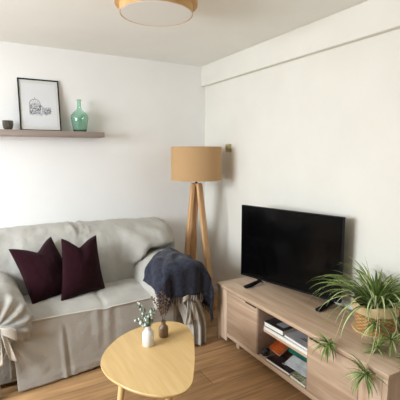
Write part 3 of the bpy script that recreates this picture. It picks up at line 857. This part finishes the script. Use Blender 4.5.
def blade(bm, base, az, ln, wd, el, droop, segs=12, wallx=None, twist=0., cream=True, floor=None):
    """arching strap leaf, green margins and cream midrib"""
    p = Vector(base); e = el; st = ln/segs
    rows = []
    for i in range(segs+1):
        t = i/segs
        d = Vector((math.cos(az)*math.cos(e), math.sin(az)*math.cos(e), math.sin(e)))
        side = Vector((-math.sin(az), math.cos(az), 0))
        up = side.cross(d)*-1
        if up.z < 0: up = -up
        tw = twist*t
        s2 = side*math.cos(tw)+up*math.sin(tw)
        w = wd*(min(1, .55+t*2.2))*(1-max(0, (t-.35)/.65)**1.7)
        w = max(w, .0004)
        rows.append([p+s2*w*a+up*w*abs(a)*.45 for a in (-1, -.42, .42, 1)])
        p = p+d*st
        if wallx is not None and p.x > wallx: p.x = wallx
        if wallx is not None and p.y+PY > 1.70:      # bend aside in front of the television
            dt = (p.x+PX-2.086)*-.9706+(p.y+PY-1.738)*-.2407
            if dt < .02: p = p+Vector((-.9706, -.2407, 0))*(.02-dt)
        if floor is not None and p.z < floor: p.z = floor; e = max(e, 0)
        e -= droop/segs*(.4+1.2*t)
        e = max(e, -1.5)
    V = [[bm.verts.new(q) for q in r] for r in rows]
    for i in range(segs):
        for j in range(3):
            f = bm.faces.new((V[i][j], V[i+1][j], V[i+1][j+1], V[i][j+1])); f.material_index = 1 if (j == 1 and cream) else 0
random.seed(21)
bm = bmesh.new()
WX = XR-PX-.03
for ring_, cnt in ((0, 40), (1, 48), (2, 46)):
    for k in range(cnt):
        az = 2*PI*(k+random.random()*.8)/cnt
        if ring_ and 2.7 < az < 4.4 and random.random() < .5: continue
        el = (1.35, 1.0, .6)[ring_]+random.uniform(-.2, .2)
        ln = (random.uniform(.24, .36), random.uniform(.28, .44), random.uniform(.26, .44))[ring_]
        dr_ = (1.5, 2.0, 2.0)[ring_]+random.uniform(-.5, .5)
        r0 = (.015, .03, .05)[ring_]
        if math.cos(az) > .5: ln *= .75
        blade(bm, (r0*math.cos(az), r0*math.sin(az), .148), az, ln, random.uniform(.007, .0105), el, dr_, 12, WX, random.uniform(-.7, .7), random.random() < .7, floor=.012)
def toward(px_az, ln, el, dr_, w=.0085): blade(bm, (.02*math.cos(px_az), .02*math.sin(px_az), .148), px_az, ln, w, el, dr_, 16, WX, .1, True, floor=.012)
# one tall spear, long arches towards the television and over the pot's front
toward(PI*.80, .315, 1.45, .2, .010); toward(-.8, .25, 1.3, .5, .010); toward(-1.3, .27, 1.4, .8, .010)
for az, ln, el, dr_ in ((2.35, .47, .95, 2.0), (2.2, .45, .75, 1.6), (2.6, .45, .85, 2.1), (2.0, .38, .8, 1.4), (2.75, .40, .6, 1.9), (1.9, .34, 1.0, 1.3), (2.45, .42, 1.15, 2.2), (2.9, .40, .9, 2.3),
                        (3.2, .32, .9, 2.4), (3.6, .36, .9, 2.5), (3.9, .40, 1.0, 2.6), (4.2, .42, 1.1, 2.7), (4.5, .42, 1.0, 2.2), (4.8, .44, 1.1, 1.8), (5.0, .40, 1.2, 1.5), (4.6, .36, 1.3, 1.2), (-.6, .30, 1.25, 1.3), (-.9, .34, 1.15, 1.6), (-1.2, .38, 1.2, 1.7), (-1.0, .30, 1.35, .9), (5.3, .40, 1.05, 2.0), (-.75, .36, 1.0, 2.2)): toward(az, ln, el, dr_)
obj('leaves', bm, [GREEN, CREAM], pl, smooth=True)
def plantlet(loc, run, n, ln, seed, hang):
    fl_ = None if hang else .006-loc[2]
    random.seed(seed)
    o = thing_part('plantlet', loc)
    bm = bmesh.new()
    for k in range(n):
        az = 2*PI*(k+random.random()*.7)/n; el = math.asin(random.uniform(-.85, .95))
        L_ = ln*random.uniform(.7, 1.15)
        if math.cos(az) > .1 and hang: L_ *= .3
        blade(bm, (.004*math.cos(az), .004*math.sin(az), .0), az, L_, random.uniform(.0042, .0066), el, 1.1, 8, None, random.uniform(-.5, .5), random.random() < .5, floor=fl_)
    me = obj('plantlet', bm, [GREEN, CREAM], pl, smooth=True); me.location = loc
    bm = bmesh.new(); tube(bm, [Vector(p)-Vector(loc) for p in run], .0019, 6); obj('runner', bm, STOLON, me, smooth=True)
def thing_part(*a): return None
def R3(*ps): return [Vector((p[0]-PX, p[1]-PY, p[2]-CT)) for p in ps]
ex = lambda p: (p[0]-PX, p[1]-PY, p[2]-CT)
b1 = ex((1.618, 1.412, .505)); b2 = ex((1.615, 1.175, .452))
def arc(P, n=24):
    P = [Vector(p) for p in P]; return smoothp(resample3(P, n), 3)
def resample3(P, n):
    L = [0]
    for a, b_ in zip(P, P[1:]): L.append(L[-1]+(b_-a).length)
    o_ = []; k = 0
    for i in range(n):
        s = L[-1]*i/(n-1)
        while k < len(L)-2 and L[k+1] < s: k += 1
        o_.append(P[k].lerp(P[k+1], (s-L[k])/(L[k+1]-L[k])))
    return o_
plantlet(b1, arc([(-.03, .02, .155), (-.14, .05, .21), (-.20, .06, .14), (-.30, .03, .02), ex((1.646, 1.425, .491)), b1]), 50, .120, 31, True)
plantlet(b2, arc([(-.03, -.03, .155), (-.12, -.10, .21), (-.22, -.17, .13), (-.33, -.22, .02), ex((1.643, 1.197, .492)), b2]), 66, .120, 32, True)
b3 = ex((1.87, 1.32, .60)); b4 = ex((1.88, 1.22, .55)); b5 = ex((1.86, 1.07, .52)); b6 = ex((1.80, 1.25, .51))
plantlet(b3, arc([(-.03, -.03, .155), (-.10, -.08, .22), (-.15, -.11, .15), b3]), 30, .11, 33, False)
plantlet(b4, arc([(-.0, -.04, .155), (-.06, -.16, .24), (-.12, -.22, .12), b4]), 30, .12, 34, False)
plantlet(b5, arc([(.01, -.04, .155), (-.02, -.2, .24), (-.08, -.34, .16), b5]), 32, .13, 35, False)
plantlet(b6, arc([(-.03, -.03, .155), (-.14, -.12, .19), (-.21, -.18, .10), b6]), 24, .09, 36, False)

# ------------------------------------------------------------------ light
wd = bpy.data.worlds.new('sky'); S.world = wd; wd.use_nodes = True
bg = wd.node_tree.nodes['Background']; bg.inputs['Color'].default_value = (.72, .87, 1, 1); bg.inputs['Strength'].default_value = 1.5
def area(name, loc, rot, sx, sy, power, c):
    l = bpy.data.lights.new(name, 'AREA'); l.shape = 'RECTANGLE'; l.size = sx; l.size_y = sy; l.energy = power; l.color = c
    o = bpy.data.objects.new(name, l); COL.objects.link(o); o.location = loc; o.rotation_euler = rot
    return o
area('window_daylight', (XL-.10, (WY0+WY1)/2, (WZ0+WZ1)/2), (0, math.radians(-48), 0), WZ1-WZ0-.1, WY1-WY0-.1, 182, (.87, .94, .995))

# ------------------------------------------------------------------ camera
cam = bpy.data.cameras.new('camera'); co = bpy.data.objects.new('camera', cam); COL.objects.link(co)
cam.sensor_width = 36; cam.sensor_fit = 'HORIZONTAL'; cam.lens = 385/400*36; cam.clip_start = .02
co.location = (0, 0, 1.55)
co.rotation_euler = (PI/2-math.atan(46/385), 0, -math.radians(29.4))
S.camera = co
S.view_settings.view_transform = 'Standard'; S.view_settings.look = 'None'; S.view_settings.exposure = 0; S.view_settings.gamma = 1
S.view_settings.use_curve_mapping = False
S.cycles.max_bounces = 10; S.cycles.diffuse_bounces = 6
S.cycles.use_denoising = True
